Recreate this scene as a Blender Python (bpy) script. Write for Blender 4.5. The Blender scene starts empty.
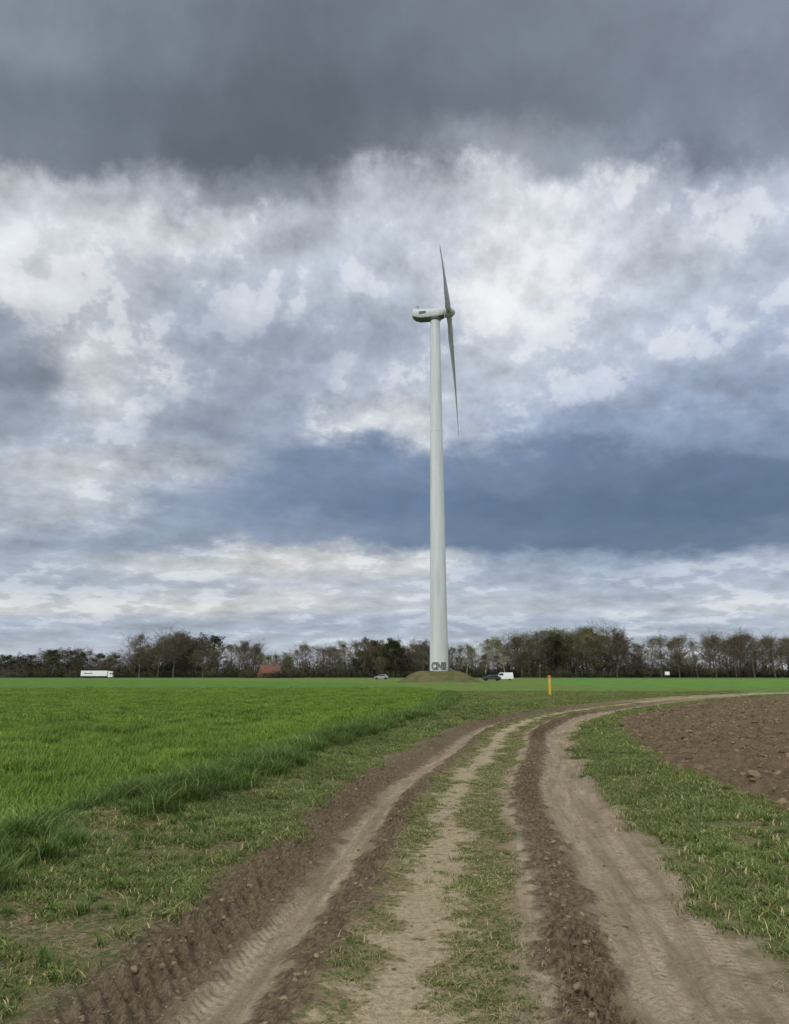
import bpy, bmesh, math, random
import numpy as np
from mathutils import Vector, Matrix
random.seed(7); rng=np.random.default_rng(7)
scene=bpy.context.scene
R=math.radians

# ------------------------------------------------------------------ helpers
def lin(c):
    return tuple(((v/255)/12.92 if v/255<=.04045 else ((v/255+.055)/1.055)**2.4) for v in c)
class NT:
    def __init__(s,tree): s.t=tree; s.n=tree.nodes; s.l=tree.links
    def new(s,typ,**kw):
        n=s.n.new(typ)
        for k,v in kw.items(): setattr(n,k,v)
        return n
    def put(s,sock,v):
        if v is None: return
        if isinstance(v,bpy.types.NodeSocket): s.l.new(v,sock)
        else:
            if isinstance(v,(tuple,list)) and len(v)==3 and len(sock.default_value)==4: v=(*v,1)
            sock.default_value=v
    def m(s,op,a,b=None,c=None,clamp=False):
        n=s.new('ShaderNodeMath',operation=op); n.use_clamp=clamp
        for i,v in enumerate((a,b,c)): s.put(n.inputs[i],v)
        return n.outputs[0]
    def v(s,op,a,b=None,c=None,out=0):
        n=s.new('ShaderNodeVectorMath',operation=op)
        for i,v in enumerate((a,b,c)): s.put(n.inputs[i],v)
        return n.outputs[out]
    def scale(s,a,f):
        n=s.new('ShaderNodeVectorMath',operation='SCALE'); s.put(n.inputs[0],a); s.put(n.inputs[3],f); return n.outputs[0]
    def sm(s,x,lo,hi,a=0.,b=1.,kind='SMOOTHSTEP'):
        n=s.new('ShaderNodeMapRange'); n.interpolation_type=kind
        s.put(n.inputs[0],x); s.put(n.inputs[1],lo); s.put(n.inputs[2],hi); s.put(n.inputs[3],a); s.put(n.inputs[4],b)
        return n.outputs[0]
    def mix(s,f,a,b,mode='MIX'):
        n=s.new('ShaderNodeMixRGB',blend_type=mode); s.put(n.inputs[0],f); s.put(n.inputs[1],a); s.put(n.inputs[2],b); return n.outputs[0]
    def noise(s,vec,scale,detail=4,rough=.55,out=0,lac=2.0):
        n=s.new('ShaderNodeTexNoise'); s.put(n.inputs['Vector'],vec); n.inputs['Scale'].default_value=scale
        n.inputs['Detail'].default_value=detail; n.inputs['Roughness'].default_value=rough; n.inputs['Lacunarity'].default_value=lac
        return n.outputs[out]
    def attr(s,name,out='Fac'):
        n=s.new('ShaderNodeAttribute',attribute_name=name); return n.outputs[out]
    def comb(s,x,y,z):
        n=s.new('ShaderNodeCombineXYZ')
        for i,v in enumerate((x,y,z)): s.put(n.inputs[i],v)
        return n.outputs[0]
def newmat(name,rough=.9,spec=.2):
    m=bpy.data.materials.new(name); m.use_nodes=True
    T=NT(m.node_tree); b=m.node_tree.nodes['Principled BSDF']
    b.inputs['Roughness'].default_value=rough; b.inputs['Specular IOR Level'].default_value=spec
    return m,T,b
def paint(name,col,rough=.5,var=.12,scale=1.5,spec=.4,dirt=None):
    m,T,b=newmat(name,rough,spec)
    tc=T.new('ShaderNodeTexCoord').outputs['Object']
    n=T.noise(tc,scale,6)
    f=T.sm(n,.3,.7,1-var,1+var*.6)
    c=T.scale(col,f)
    if dirt: c=T.mix(T.sm(T.noise(tc,scale*3,5),.5,.75,0,.5),c,dirt)
    T.put(b.inputs['Base Color'],c)
    return m
def mesh_obj(name,verts,faces,mats=(),smooth=False,parent=None,midx=None):
    me=bpy.data.meshes.new(name); me.from_pydata([tuple(v) for v in verts],[],faces); 
    for m in mats: me.materials.append(m)
    if midx is not None: me.polygons.foreach_set('material_index',midx)
    if smooth: me.polygons.foreach_set('use_smooth',[True]*len(me.polygons))
    me.update()
    o=bpy.data.objects.new(name,me); scene.collection.objects.link(o)
    if parent: o.parent=parent
    return o
def empty(name,loc=(0,0,0),rz=0):
    e=bpy.data.objects.new(name,None); e.location=loc; e.rotation_euler[2]=rz; e.empty_display_size=.5
    scene.collection.objects.link(e); return e

# numpy value noise
def h2(ix,iy,s):
    a=(ix.astype(np.int64)*374761393+iy.astype(np.int64)*668265263+s*974634777)&0xffffffff
    a=((a^(a>>13))*1274126177)&0xffffffff
    a=a^(a>>16)
    return (a&0xffff)/65535.0
def vn(x,y,s=0):
    ix=np.floor(x);iy=np.floor(y);fx=x-ix;fy=y-iy
    fx=fx*fx*(3-2*fx);fy=fy*fy*(3-2*fy)
    a=h2(ix,iy,s);b=h2(ix+1,iy,s);c=h2(ix,iy+1,s);d=h2(ix+1,iy+1,s)
    return (a*(1-fx)+b*fx)*(1-fy)+(c*(1-fx)+d*fx)*fy
def fbm(x,y,o=4,s=0):
    r=0;a=.5;t=0
    for i in range(o):
        r=r+a*vn(x*2**i+17.3*i,y*2**i-9.1*i,s+i); t+=a; a*=.5
    return r/t
def ss(x,lo,hi):
    t=np.clip((x-lo)/(hi-lo),0,1); return t*t*(3-2*t)

# ------------------------------------------------------------------ layout (metres)
ctrl=[(-1.8,-30),(-.9,-14),(-.25,-4),(0,0),(.235,4.0),(.44,6.03),(.61,7.65),(.95,10.55),(1.45,13.7),(2.1,17.3),(3.5,23.3),(5.1,28.3),(7.7,34.2),(11.9,41.8),(20.2,53.9),(33,67),(58,83),(100,99),(180,118)]
def catmull(P,n=7):
    out=[]
    P=[np.array(p,float) for p in P]
    Q=[2*P[0]-P[1]]+P+[2*P[-1]-P[-2]]
    for i in range(1,len(Q)-2):
        for k in range(n):
            t=k/n
            out.append(.5*((2*Q[i])+(-Q[i-1]+Q[i+1])*t+(2*Q[i-1]-5*Q[i]+4*Q[i+1]-Q[i+2])*t*t+(-Q[i-1]+3*Q[i]-3*Q[i+1]+Q[i+2])*t**3))
    out.append(P[-1]); return np.array(out)
CL=catmull(ctrl,5)
def road_coords(x,y):
    best=np.full(x.shape,1e9); d=np.zeros(x.shape); s=np.zeros(x.shape); acc=0.
    for i in range(len(CL)-1):
        a=CL[i];b=CL[i+1];L=np.hypot(*(b-a));t=(b-a)/L
        px=x-a[0];py=y-a[1]
        u=np.clip(px*t[0]+py*t[1],0,L)
        qx=px-u*t[0];qy=py-u*t[1]
        dd=qx*qx+qy*qy
        sg=np.where(px*t[1]-py*t[0]>=0,1.,-1.)
        k=dd<best
        best=np.where(k,dd,best); d=np.where(k,sg*np.sqrt(dd),d); s=np.where(k,acc+u,s)
        acc+=L
    return d,s
def poly_sdf(P,x,y):
    best=np.full(x.shape,1e12); ins=np.zeros(x.shape,bool)
    n=len(P)
    for i in range(n):
        a=P[i];b=P[(i+1)%n]
        ex=b[0]-a[0];ey=b[1]-a[1];wx=x-a[0];wy=y-a[1]
        t=np.clip((wx*ex+wy*ey)/(ex*ex+ey*ey),0,1)
        dd=(wx-ex*t)**2+(wy-ey*t)**2
        best=np.minimum(best,dd)
        c=((a[1]>y)!=(b[1]>y))
        with np.errstate(divide='ignore',invalid='ignore'):
            xi=(b[0]-a[0])*(y-a[1])/(b[1]-a[1]+1e-12)+a[0]
        ins^=(c&(x<xi))
    return np.where(ins,-1,1)*np.sqrt(best)
CROP=[(-3.9,-40),(-3.6,0),(-3.5,4),(-3.45,7.2),(-3.2,8.9),(-2.6,10.9),(-1.95,16.2),(-1.0,21),(.19,27.2),(1.3,33),(2.3,40),(3.4,50),(4.0,60),(3.8,72),(2,100),(-4,135),(-30,180),(-90,240),(-500,300),(-500,-40)]
PLOUGH=[(5.4,-40),(4.7,0),(4.4,6),(4.35,9.5),(4.4,11.3),(4.6,13.2),(5.1,16.6),(5.9,20.8),(7.3,26.2),(8.9,30.2),(11.5,34.8),(18.3,46),(33,60),(58,75),(102,90),(260,112),(400,-40)]
# second, greener crop beyond the bend of the track
CROP2=[(24,88),(40,96),(110,122),(500,180),(500,290),(60,290),(30,160)]
TX,TY=8.75,154.0
def fields(x,y):
    d,s=road_coords(x,y)
    wob=(fbm(x*.9,y*.9,3,5)-.5)
    c=poly_sdf(CROP,x,y)+wob*.45
    p=poly_sdf(PLOUGH,x,y)+wob*.5
    return d,s,c,p
def gauss(d,c,w): return np.exp(-((d-c)/w)**2)
def H(x,y,d,s,c,p,fine=True):
    near=1-ss(np.hypot(x,y),60,120)
    z=.05*(fbm(x*.35,y*.35,3,1)-.5)*near
    rm=near*ss(y,-30,-20)
    sw=.08*np.sin(s*.23)+.06*np.sin(s*.61+1)
    dd=d+sw
    z=z-.085*rm*(gauss(dd,-1.18,.42)+.85*gauss(dd,1.27,.38))
    z=z+.035*rm*(gauss(dd,-.62,.16)+gauss(dd,.66,.16)+gauss(dd,-1.85,.22)+.6*gauss(dd,1.85,.2))
    z=z+.10*ss(-d,1.8,3.4)*near+.09*ss(d,1.8,3.6)*near
    z=z+.07*gauss(c,.15,.3)*near*(.5+fbm(x*1.7,y*1.7,2,8))
    if fine:
        road=rm*(1-ss(np.abs(d),1.8,2.3))
        n1=fbm(x*9,y*9,4,11)
        # wheel lug prints
        lug=lambda ph,sl: np.clip(np.sin((s+sl*dd)*2*np.pi/.16+ph+2.2*(n1-.5)),-.3,.8)
        tr=gauss(dd,-.74,.14)*1.2+gauss(dd,-1.56,.24)*1.15+gauss(dd,.80,.18)*1.5
        tr2=gauss(dd,-1.1,.2)*.3+gauss(dd,1.4,.3)*.26
        patch=.4+1.1*ss(fbm(x*.8,s*.35,3,21),.35,.6)
        fade=1-ss(s,75,95)
        z=z+rm*fade*patch*(.036*tr*lug(0,1.3)+.02*tr2*lug(1.5,-1.1))
        z=z+road*.09*tr*(fbm(x*6,y*6,4,13)-.5)*patch
        z=z+road*.02*(fbm(x*5,y*5,4,31)-.5)
        # longitudinal grooves left by sliding tyres
        z=z+road*.008*np.sin(dd*34+3*(n1-.5))*(gauss(dd,-1.2,.35)+gauss(dd,1.3,.35))
        ve=ss(np.abs(d),1.7,2.2)*near
        z=z+ve*.055*(fbm(x*6,y*6,4,41)-.5)
        pm=ss(-p,-.1,.5)
        rows=np.sin(p*2*np.pi/.8+2.*fbm(x*.6,y*.6,2,51))
        z=z+pm*near*(.065*rows+.17*(fbm(x*3.2,y*3.2,4,61)-.42)+.08*(fbm(x*11,y*11,2,65)-.5))
    r=np.hypot(x-TX,(y-TY))
    z=z+2.2*(1-ss(r+1.5*(fbm(x*.3,y*.3,3,71)-.5),3.6,9.))
    return z

# ------------------------------------------------------------------ ground material
def ground_material():
    m,T,b=newmat('ground_soil_and_grass',.95,.12)
    geo=T.new('ShaderNodeNewGeometry').outputs['Position']
    rd=T.attr('rd');rs=T.attr('rs');crop=T.attr('crop');pl=T.attr('plough');c2=T.attr('crop2');sx=T.attr('sx')
    nbig=T.noise(geo,.5,4,.6); nmid=T.noise(geo,3,5,.65); nfine=T.noise(geo,22,4,.7); nvf=T.noise(geo,95,2,.7)
    rc=T.comb(T.m('MULTIPLY',rs,.35),T.m('MULTIPLY',sx,4.),0.)
    nstreak=T.noise(rc,1.6,6,.65)
    def band(x,c,w,soft): # 1 inside
        a=T.m('ABSOLUTE',T.m('SUBTRACT',x,c)); return T.sm(a,w,w+soft,1.,0.)
    jit=T.m('MULTIPLY',T.m('SUBTRACT',nmid,.5),.6)
    xj=T.m('ADD',sx,jit)
    # grassy ground
    g=T.mix(T.sm(nmid,.35,.65),lin((76,88,46)),lin((102,110,62)))
    g=T.mix(T.sm(nfine,.48,.68),g,lin((130,118,88)))
    bare=T.sm(T.m('ADD',T.m('MULTIPLY',nbig,.55),T.m('MULTIPLY',nfine,.45)),.48,.6)
    bare=T.m('MULTIPLY',bare,T.sm(rd,-1.,1.5,1.,.55))
    soilv=T.mix(T.sm(nfine,.3,.7),lin((100,89,70)),lin((138,125,102)))
    dist=T.v('LENGTH',geo,out=1)
    far=T.sm(dist,16.,60.)
    bare=T.m('MULTIPLY',bare,T.m('SUBTRACT',1.,T.m('MULTIPLY',far,.85)))
    verge=T.mix(bare,g,soilv)
    verge=T.mix(far,verge,T.mix(T.sm(nbig,.35,.65),lin((84,108,48)),lin((108,124,62))))
    # road soils
    dry=T.mix(T.sm(nstreak,.32,.68),lin((134,121,100)),lin((176,162,138)))
    dry=T.mix(T.sm(nfine,.5,.75),dry,lin((122,109,89)))
    dry=T.mix(T.sm(nmid,.5,.66,0.,.5),dry,lin((114,101,82)))
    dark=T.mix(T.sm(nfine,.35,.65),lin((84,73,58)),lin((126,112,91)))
    path=T.mix(T.sm(nfine,.3,.7),lin((150,138,113)),lin((184,171,144)))
    road=dry
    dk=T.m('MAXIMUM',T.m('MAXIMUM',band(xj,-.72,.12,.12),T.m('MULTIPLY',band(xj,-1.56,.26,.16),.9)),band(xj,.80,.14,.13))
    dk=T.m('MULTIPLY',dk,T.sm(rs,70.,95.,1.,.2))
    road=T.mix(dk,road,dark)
    mid=band(xj,-.07,.42,.16)
    pj=T.m('ADD',sx,T.m('MULTIPLY',T.m('SUBTRACT',nmid,.5),1.5))
    gs=T.mix(T.sm(nfine,.40,.54),lin((88,100,52)),lin((136,123,95)))
    midc=T.mix(band(pj,-.14,.15,.12),gs,path)
    road=T.mix(mid,road,midc)
    onroad=T.sm(T.m('ABSOLUTE',T.m('ADD',sx,T.m('MULTIPLY',jit,1.3))),1.72,2.0,1.,0.)
    col=T.mix(onroad,verge,road)
    # crop soil / canopy
    geos=T.v('MULTIPLY',geo,(1.,.25,1.))
    cn=T.noise(geos,.5,5,.6)
    cc=T.mix(T.sm(cn,.3,.7),lin((72,106,40)),lin((94,130,52)))
    cc=T.mix(T.sm(nfine,.4,.7,0.,.5),cc,lin((60,90,34)))
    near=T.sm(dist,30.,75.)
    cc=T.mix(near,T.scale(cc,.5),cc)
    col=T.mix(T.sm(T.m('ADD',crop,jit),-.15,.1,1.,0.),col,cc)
    c2c=T.mix(T.sm(cn,.3,.7),lin((80,114,50)),lin((98,134,62)))
    col=T.mix(T.sm(c2,-1.,1.,1.,0.),col,c2c)
    # ploughed
    pc=T.mix(T.sm(nmid,.3,.7),lin((88,75,59)),lin((116,101,81)))
    pc=T.mix(T.sm(nfine,.45,.7,0.,.6),pc,lin((134,118,95)))
    col=T.mix(T.sm(T.m('ADD',pl,T.m('MULTIPLY',jit,.8)),-.15,.1,1.,0.),col,pc)
    # bare mound round the mast
    mr=T.v('DISTANCE',geo,(TX,TY,2.),out=1)
    mc=T.mix(T.sm(nbig,.4,.6),lin((100,94,68)),lin((80,88,50)))
    col=T.mix(T.sm(mr,8.,11.,1.,0.),col,mc)
    fx=T.sm(dist,250.,330.)
    col=T.mix(fx,col,T.mix(T.sm(nbig,.3,.7),lin((78,102,50)),lin((90,106,58))))
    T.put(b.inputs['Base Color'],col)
    # bump: grain everywhere, fine tyre bars and slide lines on the track
    bars=T.m('SINE',T.m('ADD',T.m('MULTIPLY',T.m('ADD',rs,T.m('MULTIPLY',T.m('ABSOLUTE',T.m('SUBTRACT',T.m('ABSOLUTE',sx),1.25)),1.1)),85.),T.m('MULTIPLY',nmid,9.)))
    bars=T.m('MULTIPLY',bars,T.m('MULTIPLY',T.sm(nstreak,.42,.6,0.,.55),T.sm(T.m('ABSOLUTE',sx),.9,1.05)))
    sl_=T.m('MULTIPLY',T.m('SINE',T.m('ADD',T.m('MULTIPLY',sx,95.),T.m('MULTIPLY',nmid,14.))),.22)
    tyre_h=T.m('MULTIPLY',T.m('ADD',bars,sl_),T.m('MULTIPLY',onroad,T.m('SUBTRACT',1.,mid)))
    bm=T.new('ShaderNodeBump'); bm.inputs['Strength'].default_value=1.; bm.inputs['Distance'].default_value=.03
    T.put(bm.inputs['Height'],T.m('ADD',T.m('ADD',nfine,T.m('MULTIPLY',nvf,.7)),T.m('MULTIPLY',tyre_h,.45)))
    T.put(b.inputs['Normal'],bm.outputs[0])
    return m
GM=ground_material()

def axis(f0,f1,st,gr,end_lo,end_hi,mx=1e9):
    a=list(np.arange(f0,f1+1e-9,st)); 
    s=st
    while a[-1]<end_hi: s=min(s*gr,mx if a[-1]<400 else 1e9); a.append(a[-1]+s)
    s=st; lo=[]; c=a[0]
    while c>end_lo: s*=gr; c-=s; lo.append(c)
    return np.array(lo[::-1]+a)
xs=axis(-3.9,6.4,.022,1.022,-4500,4500)
ys=[3.0]
while ys[-1]<5000:
    y=ys[-1]; st=.02 if y<7 else (.0029*y if y<70 else .0029*y*(1+(y-70)/15) if y<170 else .06*y)
    ys.append(y+st)
lo=[];c=3.0;s=.02
while c>-300: s=min(s*1.25,30); c-=s; lo.append(c)
ys=np.array(lo[::-1]+ys)
NX,NY=len(xs),len(ys)
X,Y=np.meshgrid(xs,ys); X=X.ravel();Y=Y.ravel()
D,S,C,P=fields(X,Y)
Z=H(X,Y,D,S,C,P)
C2=poly_sdf(CROP2,X,Y)
SX=D+.08*np.sin(S*.23)+.06*np.sin(S*.61+1)
idx=np.arange(NX*NY).reshape(NY,NX)
quads=np.stack([idx[:-1,:-1],idx[:-1,1:],idx[1:,1:],idx[1:,:-1]],-1).reshape(-1,4)
def grid_obj(name,q,dz=0.):
    u,inv=np.unique(q,return_inverse=True); q2=inv.reshape(-1,4)
    me=bpy.data.meshes.new(name)
    me.vertices.add(len(u)); me.vertices.foreach_set('co',np.stack([X[u],Y[u],Z[u]+dz],-1).astype(np.float32).ravel())
    me.loops.add(q2.size); me.loops.foreach_set('vertex_index',q2.astype(np.int32).ravel())
    me.polygons.add(len(q2)); me.polygons.foreach_set('loop_start',np.arange(0,q2.size,4,dtype=np.int32))
    try: me.polygons.foreach_set('loop_total',np.full(len(q2),4,dtype=np.int32))
    except Exception: pass
    me.polygons.foreach_set('use_smooth',np.ones(len(q2),bool))
    me.update(calc_edges=True)
    for n,a in (('rd',D),('rs',S),('crop',C),('plough',P),('crop2',C2),('sx',SX)):
        at=me.attributes.new(n,'FLOAT','POINT'); at.data.foreach_set('value',a[u].astype(np.float32))
    me.materials.append(GM)
    o=bpy.data.objects.new(name,me); scene.collection.objects.link(o); return o
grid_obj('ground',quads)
qd=D[quads].mean(1);qp=P[quads].mean(1);qs=S[quads].mean(1)
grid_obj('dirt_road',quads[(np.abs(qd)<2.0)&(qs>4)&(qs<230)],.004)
grid_obj('ploughed_field',quads[qp<0],.005)

# ------------------------------------------------------------------ vegetation prototypes
def blade_mat(name,base,tip,dry,dryamt=.15,trans=.25):
    m,T,b=newmat(name,.6,.25)
    h=T.attr('h');v=T.attr('v')
    oi=T.new('ShaderNodeObjectInfo')
    geo=oi.outputs['Location']
    n=T.noise(geo,.45,3,.6); rnd=oi.outputs['Random']
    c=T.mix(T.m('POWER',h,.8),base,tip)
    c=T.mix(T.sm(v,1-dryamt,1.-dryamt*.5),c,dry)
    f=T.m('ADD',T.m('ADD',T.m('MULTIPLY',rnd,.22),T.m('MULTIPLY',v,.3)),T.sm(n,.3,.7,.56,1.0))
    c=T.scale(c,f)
    T.put(b.inputs['Base Color'],c)
    tr=T.new('ShaderNodeBsdfTranslucent'); T.put(tr.inputs[0],c)
    mx=T.new('ShaderNodeMixShader'); mx.inputs[0].default_value=trans
    T.l.new(b.outputs[0],mx.inputs[1]);T.l.new(tr.outputs[0],mx.inputs[2])
    T.l.new(mx.outputs[0],m.node_tree.nodes['Material Output'].inputs[0])
    return m
def tuft(name,mat,n,rad,hlo,hhi,w,lean,square=False,rows=0,seg=3,flat=False):
    V=[];F=[];Hh=[];Vv=[]
    for i in range(n):
        if square:
            bx=random.uniform(-rad,rad);by=random.uniform(-rad,rad)
            if rows: bx=(round(bx/rows)+random.gauss(0,.16))*rows
        else:
            r=rad*abs(random.gauss(0,.5));a=random.uniform(0,6.283);bx=r*math.cos(a);by=r*math.sin(a)
        hh=random.uniform(hlo,hhi);a=random.uniform(0,6.283);ca,sa=math.cos(a),math.sin(a)
        le=lean*random.uniform(.2,1.2)*hh; ta=a+random.uniform(-.5,.5)
        px,py=-math.sin(ta),math.cos(ta); vv=random.random(); b0=len(V)
        for k in range(seg+1):
            t=k/seg; off=le*t*t*1.3; zz=hh*(t-.28*lean*t*t*t)
            if flat: off=hh*t; zz=.006+.01*math.sin(t*3)*vv
            ww=w*(1-t**1.6)*.5
            cx=bx+ca*off;cy=by+sa*off
            if k<seg:
                V+=[(cx-px*ww,cy-py*ww,zz),(cx+px*ww,cy+py*ww,zz)];Hh+=[t,t];Vv+=[vv,vv]
            else: V.append((cx,cy,zz));Hh.append(1.);Vv.append(vv)
        for k in range(seg-1): F.append((b0+2*k,b0+2*k+1,b0+2*k+3,b0+2*k+2))
        k=seg-1;F.append((b0+2*k,b0+2*k+1,b0+2*k+2))
    me=bpy.data.meshes.new(name);me.from_pydata(V,[],F);me.materials.append(mat)
    for nme,a in (('h',Hh),('v',Vv)):
        at=me.attributes.new(nme,'FLOAT','POINT');at.data.foreach_set('value',a)
    return bpy.data.objects.new(name,me)
def weed(name,mat,seed,n=18,L=.08,w=.016,hh=.06):
    rr=random.Random(seed);V=[];F=[];Hh=[];Vv=[]
    for i in range(n):
        a=rr.uniform(0,6.283);ca,sa=math.cos(a),math.sin(a);l=L*rr.uniform(.5,1.1);up=hh*rr.uniform(.3,1.2);ww=w*rr.uniform(.6,1.1);vv=rr.random();b0=len(V)
        for t,q_ in ((0,.15),(.35,.8),(.7,1.),(.92,.55),(1.,.05)):
            r=l*t;z=up*math.sin(t*2.4)*1.1
            V+=[(ca*r+sa*ww*q_*.5,sa*r-ca*ww*q_*.5,z),(ca*r-sa*ww*q_*.5,sa*r+ca*ww*q_*.5,z+.004)];Hh+=[t,t];Vv+=[vv,vv]
        for k in range(4): F.append((b0+2*k,b0+2*k+1,b0+2*k+3,b0+2*k+2))
    me=bpy.data.meshes.new(name);me.from_pydata(V,[],F);me.materials.append(mat)
    for nme,a in (('h',Hh),('v',Vv)):
        at=me.attributes.new(nme,'FLOAT','POINT');at.data.foreach_set('value',a)
    return bpy.data.objects.new(name,me)
def clod(name,mat,seed):
    bm=bmesh.new();bmesh.ops.create_icosphere(bm,subdivisions=2,radius=1)
    rr=random.Random(seed);dirs=[(Vector((rr.gauss(0,1),rr.gauss(0,1),rr.gauss(0,1))).normalized(),rr.uniform(.45,.9)) for _ in range(9)]
    for v in bm.verts:
        for dr,lim in dirs:
            k=v.co.dot(dr)
            if k>lim: v.co-=dr*(k-lim)
        v.co*=rr.uniform(.93,1.07); v.co.z*=.7
    me=bpy.data.meshes.new(name);bm.to_mesh(me);bm.free();me.materials.append(mat)
    return bpy.data.objects.new(name,me)
def scatter(name,pts,rotz,scl,protos):
    col=bpy.data.collections.new(name+'_parts')
    for p in protos: col.objects.link(p)
    me=bpy.data.meshes.new(name);me.vertices.add(len(pts));me.vertices.foreach_set('co',np.asarray(pts,np.float32).ravel())
    rot=np.zeros((len(pts),3),np.float32);rot[:,2]=rotz
    rot[:,0]=rng.normal(0,.08,len(pts));rot[:,1]=rng.normal(0,.08,len(pts))
    a=me.attributes.new('rot','FLOAT_VECTOR','POINT');a.data.foreach_set('vector',rot.ravel())
    a=me.attributes.new('scl','FLOAT','POINT');a.data.foreach_set('value',np.asarray(scl,np.float32))
    o=bpy.data.objects.new(name,me);scene.collection.objects.link(o)
    ng=bpy.data.node_groups.new(name+'_scatter','GeometryNodeTree')
    ng.interface.new_socket('Geometry',in_out='INPUT',socket_type='NodeSocketGeometry')
    ng.interface.new_socket('Geometry',in_out='OUTPUT',socket_type='NodeSocketGeometry')
    N=ng.nodes;L=ng.links
    gi=N.new('NodeGroupInput');go=N.new('NodeGroupOutput')
    ip=N.new('GeometryNodeInstanceOnPoints');ci=N.new('GeometryNodeCollectionInfo')
    ci.inputs['Collection'].default_value=col;ci.inputs['Separate Children'].default_value=True;ci.inputs['Reset Children'].default_value=True
    ip.inputs['Pick Instance'].default_value=True
    na=N.new('GeometryNodeInputNamedAttribute');na.data_type='FLOAT_VECTOR';na.inputs[0].default_value='rot'
    nb=N.new('GeometryNodeInputNamedAttribute');nb.data_type='FLOAT';nb.inputs[0].default_value='scl'
    e2r=N.new('FunctionNodeEulerToRotation')
    ri=N.new('FunctionNodeRandomValue');ri.data_type='INT'
    for s_ in ri.inputs:
        if s_.type=='INT' and s_.name=='Min': s_.default_value=0
        if s_.type=='INT' and s_.name=='Max': s_.default_value=len(protos)-1
    ro=[s_ for s_ in ri.outputs if s_.type=='INT'][0]
    L.new(gi.outputs[0],ip.inputs['Points']);L.new(ci.outputs[0],ip.inputs['Instance'])
    L.new(na.outputs[0],e2r.inputs[0]);L.new(e2r.outputs[0],ip.inputs['Rotation']);L.new(nb.outputs[0],ip.inputs['Scale'])
    L.new(ro,ip.inputs['Instance Index']);L.new(ip.outputs[0],go.inputs[0])
    md=o.modifiers.new('scatter','NODES');md.node_group=ng
    return o

wheat=blade_mat('wheat_blades',lin((60,86,28)),lin((116,150,58)),lin((138,150,74)),.12,.25)
vgrass=blade_mat('verge_grass_blades',lin((64,78,36)),lin((116,134,68)),lin((178,166,124)),.2,.25)
tgrass=blade_mat('tall_grass_blades',lin((46,64,26)),lin((94,124,56)),lin((150,150,98)),.08,.25)
wleaf=blade_mat('weed_leaves',lin((62,80,36)),lin((96,116,56)),lin((120,110,66)),.1,.2)
straw=blade_mat('dead_straw',lin((150,136,106)),lin((184,170,134)),lin((134,120,94)),.3,.1)
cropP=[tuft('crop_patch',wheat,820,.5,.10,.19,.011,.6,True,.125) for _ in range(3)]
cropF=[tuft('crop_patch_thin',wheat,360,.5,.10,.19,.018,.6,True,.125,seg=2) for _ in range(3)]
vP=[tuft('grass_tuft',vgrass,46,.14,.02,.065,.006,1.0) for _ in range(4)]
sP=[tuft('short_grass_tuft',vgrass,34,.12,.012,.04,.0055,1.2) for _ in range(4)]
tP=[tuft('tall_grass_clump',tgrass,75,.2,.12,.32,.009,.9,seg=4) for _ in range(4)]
wP=[weed('weed_rosette',wleaf,i) for i in range(4)]
lP=[tuft('straw_litter_bit',straw,9,.22,.04,.12,.004,1.,seg=2,flat=True) for _ in range(3)]

def place(n,xr,yr,keep,dz=0.):
    x=rng.uniform(*xr,n);y=rng.uniform(*yr,n)
    d,s,c,p=fields(x,y);k=keep(x,y,d,s,c,p)
    x,y,d,s,c,p=[a[k] for a in (x,y,d,s,c,p)]
    return np.stack([x,y,H(x,y,d,s,c,p)+dz],-1),d,s,c,p
def rot(n): return rng.uniform(0,6.283,n)
# crop: one-metre patches
gx,gy=np.meshgrid(np.arange(-60,6,.9),np.arange(-2,85,.9));gx=gx.ravel()+rng.uniform(-.1,.1,gx.size);gy=gy.ravel()+rng.uniform(-.1,.1,gy.size)
k=(gx>-.78*gy-7);gx=gx[k];gy=gy[k]
d,s,c,p=fields(gx,gy);k=c<-.35;gx,gy,d,s,c,p=[a[k] for a in (gx,gy,d,s,c,p)]
pts=np.stack([gx,gy,H(gx,gy,d,s,c,p,False)],-1)
nr=gy<24
for nm,kk_,pr in (('crop_field',nr,cropP),('crop_field',~nr,cropF)):
    q_=pts[kk_];scatter(nm,q_,rng.choice([0,3.1416],len(q_))+rng.normal(-.12,.04,len(q_)),rng.uniform(.9,1.15,len(q_)),pr)
# verge grass
def vk(dens,lo=1.9):
    def f(x,y,d,s,c,p):
        n=.6*fbm(x*1.1,y*1.1,4,101)+.4*fbm(x*4,y*4,3,103)
        thr=np.where(d>0,.60,.555+.06*ss(-c,-1.0,-.1))+.05*ss(y,8,20)
        return (np.abs(d)>lo-.1+.6*(fbm(x*2,y*2,2,7)-.5))&(c>-.1)&(p>-.05)&(n<thr+.05*(rng.random(x.size)-.5))&(rng.random(x.size)<dens)
    return f
A,_,_,_,_=place(100000,(-5,9),(2,22),vk(.66))
B,_,_,_,_=place(130000,(-3,30),(20,70),vk(.2))
pts=np.concatenate([A,B]);sc=np.concatenate([rng.uniform(.5,1.4,len(A)),rng.uniform(1.2,2.2,len(B))])
scatter('verge_grass',pts,rot(len(pts)),sc,vP)
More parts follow.
